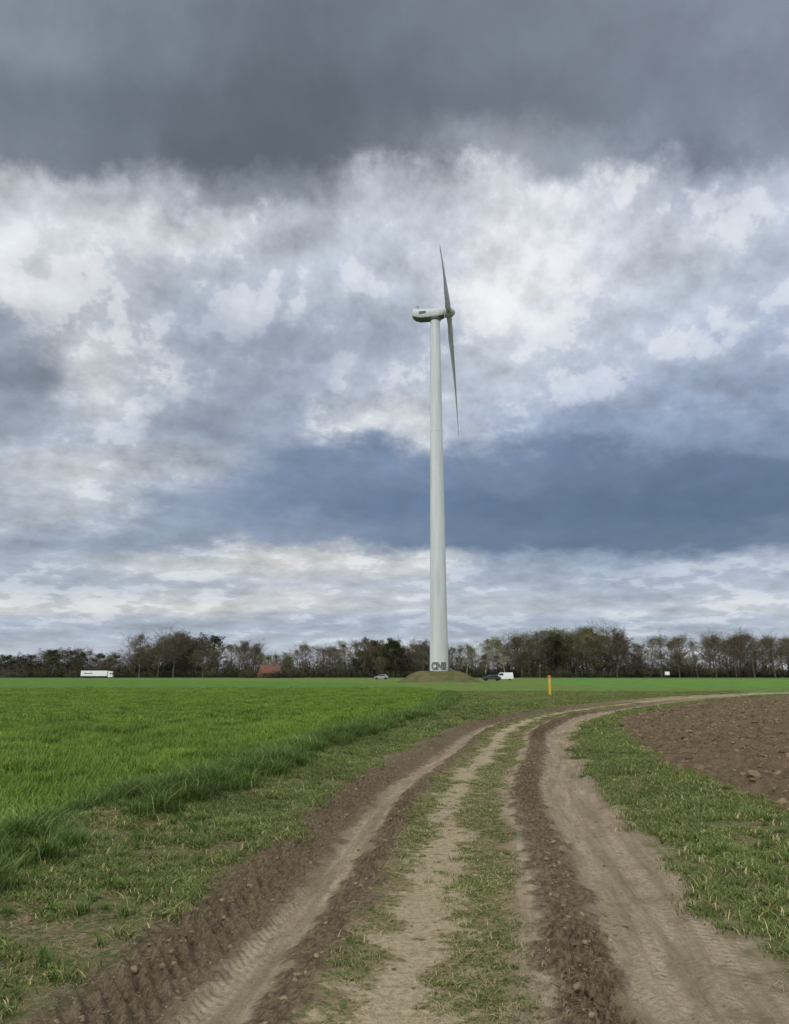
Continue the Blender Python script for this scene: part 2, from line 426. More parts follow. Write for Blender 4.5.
# grass strip between the ruts
def ck(x,y,d,s,c,p):
    sx=d+.08*np.sin(s*.23)+.06*np.sin(s*.61+1)
    n=.55*fbm(x*2.2,y*1.4,4,131)+.45*fbm(x*7,y*6,3,133)
    b=.05*np.sin(s*1.7)+.05*np.sin(s*3.9+2)
    f_=.04*ss(y,5,11)
    a=(sx>.0+b)&(sx<.50+b);bb=(sx<-.34+b)&(sx>-.62+b)
    return ((a&(n<.535+f_))|(bb&(n<.51+f_))|((np.abs(sx+.07)<.5)&(n<.38)))
A,_,_,_,_=place(60000,(-1.2,4),(2.6,20),ck)
A=A[rng.random(len(A))<.46]
B,_,_,_,_=place(60000,(-1,14),(20,45),ck);B=B[rng.random(len(B))<.45]
pts=np.concatenate([A,B]);scatter('track_grass_strip',pts,rot(len(pts)),np.concatenate([rng.uniform(.45,1.15,len(A)),rng.uniform(1,1.6,len(B))]),sP)
# tall rank grass along the crop edge and odd clumps in the verge
def tk(x,y,d,s,c,p):
    n=fbm(x*1.3,y*1.3,3,151)
    return (np.abs(c-.15+.5*(n-.5))<.48)&(n<.68)
A,_,_,_,_=place(60000,(-5,5),(2,60),tk);A=A[rng.random(len(A))<.6]
def ok(x,y,d,s,c,p):
    n=fbm(x*1.6,y*1.6,3,171)
    return (np.abs(d)>2.1)&(c>0)&(p>-.1)&((n>.6)|((d<0)&(c<1.3)&(n>.45)))
B,_,_,_,_=place(20000,(-5,12),(3,40),ok);B=B[rng.random(len(B))<.4]
pts=np.concatenate([A,B]);scatter('tall_grass',pts,rot(len(pts)),np.concatenate([rng.choice([.4,.6,.8,1.,1.2],len(A))*rng.uniform(.85,1.1,len(A)),rng.uniform(.2,.6,len(B))]),tP)
A,_,_,_,_=place(9000,(-5,9),(2.6,26),lambda x,y,d,s,c,p:(c>-.1)&(p>-.1)&(np.abs(d)>1.9)&(fbm(x*1.2,y*1.2,3,191)>.5)&(rng.random(x.size)<.3))
scatter('weeds',A,rot(len(A)),rng.uniform(.35,1.0,len(A)),wP)
# dead straw lying about
A,_,_,_,_=place(18000,(-5,7),(2.6,22),lambda x,y,d,s,c,p:(c>-.2)&(p>-.1)&(rng.random(x.size)<np.where((np.abs(d)>1.8)|(np.abs(d)<.6),.65,.05)))
scatter('straw_litter',A+np.array([0,0,.008]),rot(len(A)),rng.uniform(.5,1.1,len(A)),lP)
# clods
def clod_mat(name,a,b_):
    m,T,b=newmat(name,.97,.1);oi=T.new('ShaderNodeObjectInfo');tc=T.new('ShaderNodeTexCoord').outputs['Object']
    c=T.mix(oi.outputs['Random'],a,b_);c=T.scale(c,T.sm(T.noise(tc,3,3),.3,.7,.8,1.15));T.put(b.inputs['Base Color'],c);return m
cm=clod_mat('dry_clod_soil',lin((92,80,64)),lin((140,126,103)))
cm2=clod_mat('plough_clod_soil',lin((86,73,57)),lin((128,112,90)))
cP=[clod('clod',cm,i) for i in range(5)]
def kk(x,y,d,s,c,p):
    sx=d+.08*np.sin(s*.23)+.06*np.sin(s*.61+1)
    w=gauss(sx,-.74,.13)+gauss(sx,.8,.17)*1.3+gauss(sx,-1.58,.25)+.1
    w=w*(np.abs(d)<2.2)+.12*(np.abs(d)>=2.2)+.4*((c>0)&(c<1.2)&(d<-1.9))
    return rng.random(x.size)<w*.7
A,_,_,_,_=place(64000,(-5,6),(2.6,20),kk,.0)
sA=np.exp(rng.normal(math.log(.009),.55,len(A)))
scatter('track_clods',A,rot(len(A)),np.clip(sA,.003,.036),cP)
A,_,_,_,_=place(60000,(4,30),(5,45),lambda x,y,d,s,c,p:(p<.1))
sA=np.clip(np.exp(rng.normal(math.log(.030),.55,len(A))),.01,.11)
cP2=[clod('plough_clod',cm2,i+20) for i in range(5)]
scatter('plough_clods',A,rot(len(A)),sA,cP2)

# ------------------------------------------------------------------ trees
bark_m=paint('bare_bark',lin((98,90,80)),.9,.3,.8,.1)
def leaf_mat(name,a,b_):
    m,T,b=newmat(name,.8,.1);oi=T.new('ShaderNodeObjectInfo');geo=T.new('ShaderNodeNewGeometry').outputs['Position']
    c=T.mix(T.sm(T.noise(geo,.35,3),.35,.65),a,b_);c=T.scale(c,T.m('ADD',.65,T.m('MULTIPLY',oi.outputs['Random'],.55)))
    T.put(b.inputs['Base Color'],c);return m
lf_b=leaf_mat('brown_buds',lin((94,86,71)),lin((108,100,79)))
lf_g=leaf_mat('spring_leaves',lin((94,98,64)),lin((116,117,75)))
lf_d=leaf_mat('ivy_and_hedge_leaves',lin((58,64,47)),lin((78,78,60)))
birch_m=paint('birch_bark',lin((190,186,176)),.8,.3,3,.1,dirt=lin((90,84,76)))
def tree_mesh(name,h,spread,nleaf,leafsize,mats,seed,trunkfrac=.28,up=.5):
    rr=random.Random(seed);V=[];F=[];MI=[];tips=[]
    def seg(p,q,r0,r1):
        dv=(q-p).normalized();a=dv.orthogonal().normalized();b=dv.cross(a);b0=len(V)
        for (c_,r) in ((p,r0),(q,r1)):
            for k in range(4):
                t=k*math.pi/2;V.append(c_+a*math.cos(t)*r+b*math.sin(t)*r)
        for k in range(4):F.append((b0+k,b0+(k+1)%4,b0+4+(k+1)%4,b0+4+k));MI.append(0)
    def grow(p,dv,L,r,lev):
        n=3 if lev<2 else 2; q=p
        pts=[p]
        for i in range(n):
            dv=(dv+Vector((rr.gauss(0,.13),rr.gauss(0,.13),rr.gauss(0,.09)+.06))).normalized()
            q2=q+dv*L/n;seg(q,q2,r*(1-i/n*.55),r*(1-(i+1)/n*.55));q=q2;pts.append(q)
        if lev>=3: tips.extend(pts[1:]);return
        nb=(0,6,5,4)[lev] if lev else 0
        for i in range(nb):
            t=rr.uniform(.25,1);k=min(int(t*n),n-1);bp=pts[k].lerp(pts[k+1],t*n-k)
            side=Vector((rr.gauss(0,1),rr.gauss(0,1),rr.gauss(.25,.5))).normalized()
            grow(bp,(dv*up+side).normalized(),L*rr.uniform(.42,.62),max(r*.42,.022),lev+1)
    base=Vector((0,0,-.3));p=base;r=h*.014;n=7;dv=Vector((0,0,1))
    tp=[p]
    for i in range(n):
        dv=(dv+Vector((rr.gauss(0,.07),rr.gauss(0,.07),.1))).normalized()
        q=p+dv*h*.85/n;seg(p,q,r*(1-i/n*.8),r*(1-(i+1)/n*.8));p=q;tp.append(q)
    for i in range(17):
        t=trunkfrac+(1-trunkfrac)*(i+rr.random())/17;k=min(int(t*n),n-1);bp=tp[k].lerp(tp[k+1],t*n-k)
        a=i*2.4+rr.uniform(-.5,.5);el=.2+.9*t
        dv=Vector((math.cos(a)*math.cos(el),math.sin(a)*math.cos(el),math.sin(el)))
        env=math.sin(math.pi*min(1,max(.12,(t-trunkfrac)/(1-trunkfrac)*.75+.22)))
        grow(bp,dv,h*spread*env*rr.uniform(.7,1.15),r*.45*(1-t*.5),1)
    for i in range(nleaf):
        c=rr.choice(tips)+Vector((rr.gauss(0,.35),rr.gauss(0,.35),rr.gauss(0,.3)))
        a=Vector((rr.gauss(0,1),rr.gauss(0,1),rr.gauss(0,1))).normalized();b=a.orthogonal().normalized();s=leafsize*rr.uniform(.5,1.3)
        b0=len(V);V.extend([c+a*s,c+b*s*.6,c-a*s*.8,c-b*s*.6]);F.append((b0,b0+1,b0+2,b0+3));MI.append(1)
    me=bpy.data.meshes.new(name);me.from_pydata([tuple(v) for v in V],[],F)
    for m in mats:me.materials.append(m)
    me.polygons.foreach_set('material_index',MI);me.update();return me
BR=[tree_mesh('bare_tree',17,.42,3600,.105,(bark_m,lf_b),10+i,.18+.03*i) for i in range(5)]
BG=[tree_mesh('budding_tree',17,.42,4800,.13,(bark_m,lf_g),30+i,.2) for i in range(3)]
BI=[tree_mesh('birch_tree',16,.2,2400,.12,(birch_m,lf_g),50+i,.3,1.) for i in range(2)]
BD=[tree_mesh('dense_tree',16,.42,6000,.22,(bark_m,lf_d),70+i,.1) for i in range(2)]
def hedge_mesh(name,seed,L=14,h=4.5):
    rr=random.Random(seed);V=[];F=[];MI=[]
    blobs=[(rr.uniform(-L/2,L/2),rr.uniform(-2,2),rr.uniform(.3,.75)*h,rr.uniform(1.,2.2)) for _ in range(16)]
    for i in range(2600):
        bx,by,bz,br=rr.choice(blobs);v=Vector((rr.gauss(0,1),rr.gauss(0,1),rr.gauss(0,1))).normalized()*br*rr.uniform(.6,1.05)
        c=Vector((bx+v.x*1.3,by+v.y,max(.1,(bz+v.z)*rr.uniform(.1,1))))
        a=Vector((rr.gauss(0,1),rr.gauss(0,1),rr.gauss(0,1))).normalized();b=a.orthogonal().normalized();s=.26*rr.uniform(.5,1.3)
        b0=len(V);V.extend([c+a*s,c+b*s*.7,c-a*s*.8,c-b*s*.7]);F.append((b0,b0+1,b0+2,b0+3));MI.append(1)
    for i in range(40):
        x=rr.uniform(-L/2,L/2);y=rr.uniform(-1.5,1.5);b0=len(V);hh=rr.uniform(.7,1.3)*h;t=rr.gauss(0,.5)
        V.extend([Vector((x-.05,y,0)),Vector((x+.05,y,0)),Vector((x+.03+t,y,hh)),Vector((x-.03+t,y,hh))]);F.append((b0,b0+1,b0+2,b0+3));MI.append(0)
    me=bpy.data.meshes.new(name);me.from_pydata([tuple(v) for v in V],[],F);me.materials.append(bark_m);me.materials.append(lf_d)
    me.polygons.foreach_set('material_index',MI);return me
HG=[hedge_mesh('hedge',90+i) for i in range(3)]
prof=[(-420,14),(-240,13),(-180,9.6),(-167,11),(-153,13.2),(-135,11),(-124,14.5),(-112,19.2),(-96,18.4),(-90,13),(-84,15.5),(-76,12),(-66,15.6),(-60,9.5),(-50,10),(-43,13.6),(-29.5,13.2),(-20,15.8),(2.5,16.6),(16,13.4),(25,17.4),(48,17.2),(76,19),(94,20.6),(108,20),(112,14.6),(121,17.2),(140,17),(158,18.6),(174,17),(185,17),(260,16),(420,15)]
px_=np.array([a for a,_ in prof]);ph_=np.array([b for _,b in prof])*1.03
row=empty('distant_tree_row',(0,0,0))
def addtree(me,x,y,h,base=16.):
    o=bpy.data.objects.new(me.name,me);scene.collection.objects.link(o);o.parent=row
    s=h/base;o.location=(x,y,0);o.rotation_euler[2]=random.uniform(0,6.28);w=random.uniform(.95,1.4);o.scale=(s*w,s*w,s)
def nearx(x,lo,hi): return lo<=x<=hi
xx=-400.
while xx<400:
    h=float(np.interp(xx,px_,ph_))
    vis=-200<xx<200
    wood=nearx(xx,40,110) or nearx(xx,-20,16) or nearx(xx,-122,-90)
    for r_ in range(3 if wood else (2 if vis else 1)):
        y=random.uniform(352,372)+r_*16; hh=h*random.choice((.6,.8,.9,1.,1.08))*random.uniform(.93,1.05)*(y/360)
        t=random.random()
        if nearx(xx,22,50): me=random.choice(BI if t<.6 else BG)
        elif nearx(xx,40,110): me=random.choice(BG if t<.5 else BR if t<.85 else BD)
        elif nearx(xx,-122,-92): me=random.choice(BD if t<.5 else BR)
        elif xx<-122: me=random.choice(BD if t<.6 else BR)
        elif nearx(xx,-30,16): me=random.choice(BD if t<.35 else BR if t<.7 else BG)
        else: me=random.choice(BR if t<.75 else BG)
        addtree(me,xx+random.uniform(-2.5,2.5),y,hh)
    xx+=random.uniform(2.6,4.8) if wood else random.uniform(3.2,6.) if vis else 9
for x,h in ((-84,16),(-66,16),(-112,19),(-104,18.5),(-97,18),(117,17),(125,17.5),(133,16),(141,17.6),(150,18),(158,19),(167,17),(178,17.6)):
    addtree(random.choice(BR),x,345,h)
xx=-400
while xx<400:
    for (dx,y0,y1,s0,s1) in ((0,385,400,.8,1.6),(5,430,440,1.6,2.6),(2,350,362,.5,1.0)):
        if dx==2 and -66<xx<-44: continue
        o=bpy.data.objects.new('hedge',random.choice(HG));scene.collection.objects.link(o);o.parent=row
        o.location=(xx+dx,random.uniform(y0,y1),0);o.scale=(1.15,1,random.uniform(s0,s1));o.rotation_euler[2]=random.uniform(-.2,.2)+random.choice((0,3.1416))
    xx+=10
for xx in (-60,-52,-47,-41):
    o=bpy.data.objects.new('hedge',random.choice(HG));scene.collection.objects.link(o);o.parent=row
    o.location=(xx,322+random.uniform(0,3),0);o.scale=(.5,.7,random.uniform(.55,.85))

# ------------------------------------------------------------------ wind turbine
TZ=2.15
wt=empty('wind_turbine',(TX,TY,TZ),R(-6.3))
wp,T_,b_=newmat('turbine_white_paint',.45,.35)
tc=T_.new('ShaderNodeTexCoord').outputs['Object'];
n=T_.noise(T_.v('MULTIPLY',tc,(1.,1.,.08)),1.2,6,.6)
c=T_.mix(T_.sm(n,.35,.7),lin((200,204,208)),lin((182,188,193)))
T_.put(b_.inputs['Base Color'],c)
blade_m=paint('blade_backlit_tone',lin((150,152,152)),.4,.1,.5)  # backlit blades: silhouette darkness put into the colour, spinner shares it
dark_m=paint('turbine_fittings_and_shaded_underside',lin((92,96,98)),.6,.15,1)  # shade under the nacelle put into the colour; dark fittings share it
def lathe(name,prof,mat,parent,seg=48,axis='z',smooth=True):
    V=[];F=[]
    for (r,z) in prof:
        for k in range(seg):
            a=k/seg*2*math.pi
            V.append((r*math.cos(a),r*math.sin(a),z) if axis=='z' else (z,r*math.cos(a),r*math.sin(a)))
    for i in range(len(prof)-1):
        for k in range(seg):
            q=(i*seg+k,i*seg+(k+1)%seg,(i+1)*seg+(k+1)%seg,(i+1)*seg+k)
            F.append(q if axis=='z' else q[::-1])
    o=mesh_obj(name,V,F,(mat,),smooth,parent);return o
HZ=77.6-TZ
th=HZ-1.3
prof_t=[(1.86,-.6),(1.86,0)]
for i in range(1,41):
    z=th*i/40; prof_t.append((1.86+(1.02-1.86)*(i/40)**.92,z))
lathe('tower',prof_t,wp,wt)
for z in (.18,th*.33,th*.66):
    r=1.86+(1.02-1.86)*((z/th)**.92)
    lathe('flange_ring',[(r,z-.07),(r+.015,z-.05),(r+.015,z+.05),(r,z+.07)],wp,wt)
lathe('yaw_collar',[(1.0,th-.3),(1.25,th-.1),(1.3,th+.25),(1.0,th+.35)],dark_m,wt)
lathe('foundation',[(0,.02),(2.9,.02),(3.1,-.1),(3.1,-1.2)],paint('concrete',lin((150,146,138)),.9,.2,2),wt)
door_m=paint('door_grey',lin((120,128,130)),.6)
def box(name,lo,hi,mat,parent,bev=.0):
    bm=bmesh.new();bmesh.ops.create_cube(bm,size=1)
    for v in bm.verts:
        v.co=Vector(((lo[i]+hi[i])/2+v.co[i]*(hi[i]-lo[i]) for i in range(3)))
    if bev: bmesh.ops.bevel(bm,geom=bm.edges[:],offset=bev,segments=2,affect='EDGES')
    me=bpy.data.meshes.new(name);bm.to_mesh(me);bm.free();me.materials.append(mat)
    o=bpy.data.objects.new(name,me);scene.collection.objects.link(o);o.parent=parent;return o
box('door',(1.5,-.45,.6),(1.9,.45,2.7),door_m,wt,.03)
for i in range(3): box('door_step',(1.8,-.6,.05+.18*i),(3.0-.3*i,.6,.22+.18*i),dark_m,wt)
tilt=R(4.5)
nac=empty('nacelle_group',(0,0,HZ));nac.parent=wt;nac.rotation_euler[1]=-tilt
secs=[(-4.9,.05,.95,.5),(-4.75,-.35,1.45,.95),(-4.2,-.8,1.5,1.2),(-3.2,-1.15,1.3,1.3),(-1.5,-1.25,1.12,1.35),(.6,-1.2,1.0,1.3),(1.6,-1.0,.92,1.15),(2.0,-.85,.85,.95)]
V=[];F=[];MI=[];ns=20
for (x,zl,zh,w) in secs:
    zc=(zl+zh)/2;hz=(zh-zl)/2
    for k in range(ns):
        a=k/ns*2*math.pi;ca,sa=math.cos(a),math.sin(a);e=.55
        V.append((x,w*math.copysign(abs(ca)**e,ca),zc+hz*math.copysign(abs(sa)**e,sa)))
for i in range(len(secs)-1):
    for k in range(ns):
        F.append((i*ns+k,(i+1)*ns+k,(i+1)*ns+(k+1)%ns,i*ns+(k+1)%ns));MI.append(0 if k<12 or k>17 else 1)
F.append(tuple(range(ns)));MI.append(0);F.append(tuple(range((len(secs)-1)*ns,len(secs)*ns))[::-1]);MI.append(0)
mesh_obj('nacelle',V,F,(wp,dark_m),True,nac,MI)
box('rear_fin',(-4.7,-.8,1.35),(-4.0,.8,1.85),wp,nac,.05)
box('wind_vane_mast',(-3.6,-.04,1.3),(-3.52,.04,2.3),dark_m,nac)
box('wind_vane',(-3.85,-.03,2.2),(-3.3,.03,2.34),dark_m,nac)
box('side_vent',(-3.4,-1.36,-.1),(-1.9,-1.3,.5),dark_m,nac)
lathe('hub_spinner',[(.0,4.35),(.3,4.3),(.62,4.1),(.9,3.7),(1.05,3.2),(1.08,2.6),(1.0,2.15),(.9,2.05),(0.,2.04)][::-1],blade_m,nac,32,'x')
def blade(name,ang):
    L=26.9;N=30
    V=[];F=[];nk=16
    for i in range(N+1):
        t=i/N;r=.7+L*t
        if t<.05: ch=1.15;th_=1.0
        else:
            u=min(1,(t-.05)/.15);u=u*u*(3-2*u)
            full=2.5*(1-max(0,(t-.2))/.8*.80)
            ch=1.15+(full-1.15)*u; th_=1.0+(max(.14,.30-.16*t)-1.0)*u
        if t>.96: ch*=math.sqrt(max(.02,1-((t-.96)/.04)**2*.95))
        tw=R(8+22*(1-t)**2)
        for k in range(nk):
            a=k/nk*2*math.pi
            cx=math.cos(a);sy=math.sin(a)
            q=(cx*.5+.0-(.18*(t>.05)))*ch; w=sy*.5*ch*th_*(.75+.35*cx*1 if t>.05 else 1)
            yy=q*math.cos(tw)-w*math.sin(tw);xx_=q*math.sin(tw)+w*math.cos(tw)
            V.append((xx_+(-.55*t*t),yy,r))
    for i in range(N):
        for k in range(nk):F.append((i*nk+k,i*nk+(k+1)%nk,(i+1)*nk+(k+1)%nk,(i+1)*nk+k))
    F.append(tuple(range(N*nk,(N+1)*nk)))
    o=mesh_obj(name,V,F,(blade_m,),True,nac);o.location=(3.0,0,0);o.rotation_euler[0]=ang
    return o
# angle measured from straight up, positive towards -Y (south)
for i,phi in enumerate((90,-30,210)): blade('rotor_blade_%d'%(i+1),R(phi))
# graffiti wrapped round the foot of the mast
def graffiti(txt,size,z,az,off,mat,rad,name):
    cu=bpy.data.curves.new(name,'FONT');cu.body=txt;cu.size=size;cu.align_x='CENTER';cu.offset=off;cu.space_character=.93
    o=bpy.data.objects.new(name,cu);scene.collection.objects.link(o);bpy.context.view_layer.update()
    me=bpy.data.meshes.new_from_object(o);bpy.data.objects.remove(o)
    bm=bmesh.new();bm.from_mesh(me)
    bmesh.ops.triangulate(bm,faces=bm.faces[:])
    for _ in range(3):
        es=[e for e in bm.edges if e.calc_length()>.2]
        if es: bmesh.ops.subdivide_edges(bm,edges=es,cuts=1); bmesh.ops.triangulate(bm,faces=[f for f in bm.faces if len(f.verts)>3])
    for v in bm.verts:
        a=az+v.co.x/1.86; v.co=Vector((rad*math.cos(a),rad*math.sin(a),z+v.co.y*1.05))
    bm.to_mesh(me);bm.free();me.materials.clear();me.materials.append(mat)
    g=bpy.data.objects.new(name,me);scene.collection.objects.link(g);g.parent=wt
blk=paint('black_spray_paint',lin((26,26,28)),.6);wsp=paint('white_spray_paint',lin((225,225,225)),.6)
az0=-math.pi/2+R(1)
graffiti('CNS',1.7,.35,az0,.11,blk,1.885,'graffiti_outline')
graffiti('CNS',1.7,.35,az0,-.05,wsp,1.91,'graffiti_fill')

# ------------------------------------------------------------------ vehicles
glass=paint('car_glass',lin((30,36,42)),.15,.1,1,.6);tyre=paint('tyre_rubber',lin((28,28,28)),.9)
def wheel(parent,x,y,r=.32,w=.2):
    o=lathe('wheel',[(0,-w/2),(r*.55,-w/2),(r*.9,-w/2),(r,-w/3),(r,w/3),(r*.9,w/2),(r*.55,w/2),(0,w/2)],tyre,parent,20)
    o.rotation_euler[0]=R(90);o.location=(x,y,r)
def extr(name,prof,w,mat,parent,taper=None,bev=.05):
    n=len(prof);V=[]
    for s_ in (-1,1):
        for i,(x,z) in enumerate(prof):
            ww=w/2*(taper[i] if taper else 1);V.append((x,s_*ww,z))
    F=[(i,(i+1)%n,n+(i+1)%n,n+i) for i in range(n)]+[tuple(range(n))[::-1],tuple(range(n,2*n))]
    me=bpy.data.meshes.new(name);me.from_pydata(V,[],F);bm=bmesh.new();bm.from_mesh(me);bmesh.ops.recalc_face_normals(bm,faces=bm.faces[:])
    bmesh.ops.bevel(bm,geom=bm.edges[:],offset=bev,segments=2,affect='EDGES');bm.to_mesh(me);bm.free();me.materials.append(mat)
    o=bpy.data.objects.new(name,me);scene.collection.objects.link(o);o.parent=parent;return o
def car(name,loc,rz,col,van=False):
    e=empty(name,loc,rz);m=paint(name+'_paint',col,.3,.05,1,.5)
    if van:
        extr('body',[(-2.3,.3),(2.25,.3),(2.35,.9),(1.75,1.15),(1.2,1.95),(-2.2,2.0),(-2.35,.9)],1.85,m,e,[1,1,1,1,.88,.88,1])
        extr('cabin_windows',[(.3,1.2),(1.62,1.2),(1.18,1.8),(.3,1.82)],1.87,glass,e,[1,1,.92,.92],.01)
        extr('windscreen',[(1.74,1.2),(1.79,1.2),(1.27,1.88),(1.22,1.88)],1.5,glass,e,None,.005)
    else:
        extr('body',[(-2.1,.3),(2.1,.3),(2.15,.75),(1.2,.95),(-1.95,1.0),(-2.15,.7)],1.75,m,e)
        extr('roof',[(-1.75,.98),(1.05,.93),(.45,1.42),(-1.2,1.45)],1.6,m,e,[1,1,.85,.85])
        extr('side_windows',[(-1.45,1.02),(.85,1.0),(.4,1.34),(-1.1,1.36)],1.62,glass,e,[1,1,.88,.88],.01)
    for x in (-1.4,1.4):
        for y in (-.8,.8): wheel(e,x,y)
    box('bumper_front',(2.1,-.8,.35),(2.25,.8,.55),glass,e,.03);box('bumper_rear',(-2.25,-.8,.35),(-2.12,.8,.55),glass,e,.03)
    return e
car('parked_car',(23.4,190,0),R(184),lin((48,54,62)))
car('parked_van',(29.0,208,0),R(176),lin((226,228,230)),True)
car('parked_car',(-4,240,0),R(170),lin((150,154,160)))
# lorry
lo_=empty('articulated_lorry',(-127,334,-.2),R(2));lo_.scale=(.82,.82,.8)
wh=paint('trailer_white',lin((232,234,236)),.5,.05);gr=paint('trailer_frame',lin((60,62,66)),.7)
box('trailer_box',(-7,-1.25,1.15),(6.3,1.25,3.95),wh,lo_,.06);box('chassis',(-6.8,-1.0,.75),(8.5,1.0,1.13),gr,lo_)
extr('cab',[(6.8,.6),(9.0,.6),(9.05,2.0),(8.8,3.5),(6.9,3.7)],2.4,wh,lo_);box('cab_windscreen',(8.98,-1.05,2.0),(9.1,1.05,2.9),glass,lo_,.02)
extr('cab_side_window',[(7.8,2.0),(8.8,2.0),(8.65,2.8),(7.8,2.8)],2.43,glass,lo_,None,.01)
box('trailer_stripe',(-5.5,-1.262,2.3),(-1.0,-1.253,2.75),paint('stripe_grey_green',lin((96,116,110)),.6),lo_)
for x in (-5.4,-4.1,-2.8,7.9,5.2):
    for y in (-1.0,1.0): wheel(lo_,x,y,.5,.3)

# ------------------------------------------------------------------ houses
brick=paint('red_brick',lin((112,82,68)),.9,.2,2);tile=paint('red_roof_tile',lin((112,74,60)),.85,.25,1.5);pl_=paint('pale_render',lin((196,190,178)),.85,.12);win=glass
def house(name,loc,rz,L,Wd,eave,ridge,wall):
    e=empty(name,loc,rz)
    box('walls',(-L/2,-Wd/2,0),(L/2,Wd/2,eave),wall,e)
    V=[(-L/2,-Wd/2,eave),(-L/2,Wd/2,eave),(-L/2,0,ridge-.1),(L/2,-Wd/2,eave),(L/2,Wd/2,eave),(L/2,0,ridge-.1)]
    mesh_obj('gables',V,[(0,2,1),(3,4,5)],(wall,),False,e)
    o=.5
    for s_ in (-1,1):
        dz=(ridge-eave)/(Wd/2)*o
        a=[(-L/2-o,s_*(Wd/2+o),eave-dz),(L/2+o,s_*(Wd/2+o),eave-dz),(L/2+o,0,ridge),(-L/2-o,0,ridge)]
        V=[Vector(v) for v in a]+[Vector(v)+Vector((0,0,.18)) for v in a]
        mesh_obj('roof_slope',V,[(0,1,2,3),(4,5,6,7),(0,1,5,4),(1,2,6,5),(2,3,7,6),(3,0,4,7)],(tile,),False,e)
    for i in range(int(L//3)):
        x=-L/2+1.5+i*3;box('window',(x-.5,-Wd/2-.03,1.0),(x+.5,-Wd/2-.003,2.2),win,e);box('window_frame',(x-.6,-Wd/2-.02,.9),(x+.6,-Wd/2+.05,1.0),pl_,e)
    box('chimney',(L/4-.4,-.4,ridge-.6),(L/4+.4,.4,ridge+.9),brick,e)
    return e
house('brick_house',(-54,338,-.3),R(28),8,6.5,2.6,5.6,brick)

# ------------------------------------------------------------------ yellow pipeline marker post
mp=empty('yellow_marker_post',(11.4,58,.0),R(8))
ye=paint('yellow_plastic',lin((206,172,52)),.5,.1,4);orr=paint('orange_cap',lin((196,120,50)),.5)
extr('post',[(-.08,-.2),(.08,-.2),(.08,1.32),(-.08,1.32)],.14,ye,mp,None,.015)
extr('cap',[(-.12,1.325),(.12,1.325),(.11,1.42),(0,1.52),(-.11,1.42)],.2,orr,mp,None,.01)
box('number_plate',(-.055,-.085,.95),(.055,-.073,1.2),pl_,mp)
nb_=empty('notice_board',(104,300,0),0)
box('board',(-.9,-.04,1.2),(.9,.04,2.5),wh,nb_,.02)
for x in (-.75,.75): box('leg',(x-.05,.05,0),(x+.05,.15,2.5),gr,nb_)

# ------------------------------------------------------------------ sky
w=bpy.data.worlds.new('World');scene.world=w;w.use_nodes=True
T=NT(w.node_tree);w.node_tree.nodes.clear()
SUN_EL,SUN_AZ=R(48),R(215)
sky=T.new('ShaderNodeTexSky',sky_type='NISHITA');sky.sun_disc=False;sky.sun_elevation=SUN_EL;sky.sun_rotation=SUN_AZ
dirv=T.v('NORMALIZE',T.new('ShaderNodeTexCoord').outputs['Generated'])
sp=T.new('ShaderNodeSeparateXYZ');T.put(sp.inputs[0],dirv);x,y,z=sp.outputs
zc=T.m('MAXIMUM',z,0.)
q=T.comb(x,y,T.m('MULTIPLY',T.m('LOGARITHM',T.m('ADD',zc,.09),2.71828),.62))
yi=T.m('DIVIDE',1.,T.m('MAXIMUM',y,.2))
nw1=T.noise(q,3.0,1.5,.5,out=1);nw2=T.noise(q,10.,6,.66,out=1)
wv=T.v('ADD',T.scale(T.v('SUBTRACT',nw1,(.5,.5,.5)),.45),T.scale(T.v('SUBTRACT',nw2,(.5,.5,.5)),.85))
v0=T.m('MULTIPLY',zc,yi)
wu=T.sm(v0,0.,.4,.12,.30,kind='LINEAR');wvv=T.sm(v0,.02,.40,.016,.20,kind='LINEAR')
ws=T.new('ShaderNodeSeparateXYZ');T.put(ws.inputs[0],wv)
U=T.m('ADD',T.m('MULTIPLY',x,yi),T.m('MULTIPLY',ws.outputs[0],wu))
Vv_=T.m('ADD',v0,T.m('MULTIPLY',ws.outputs[1],wvv))
UC=(-.54,-.405,-.27,-.13,.0,.145,.285,.425,.55)
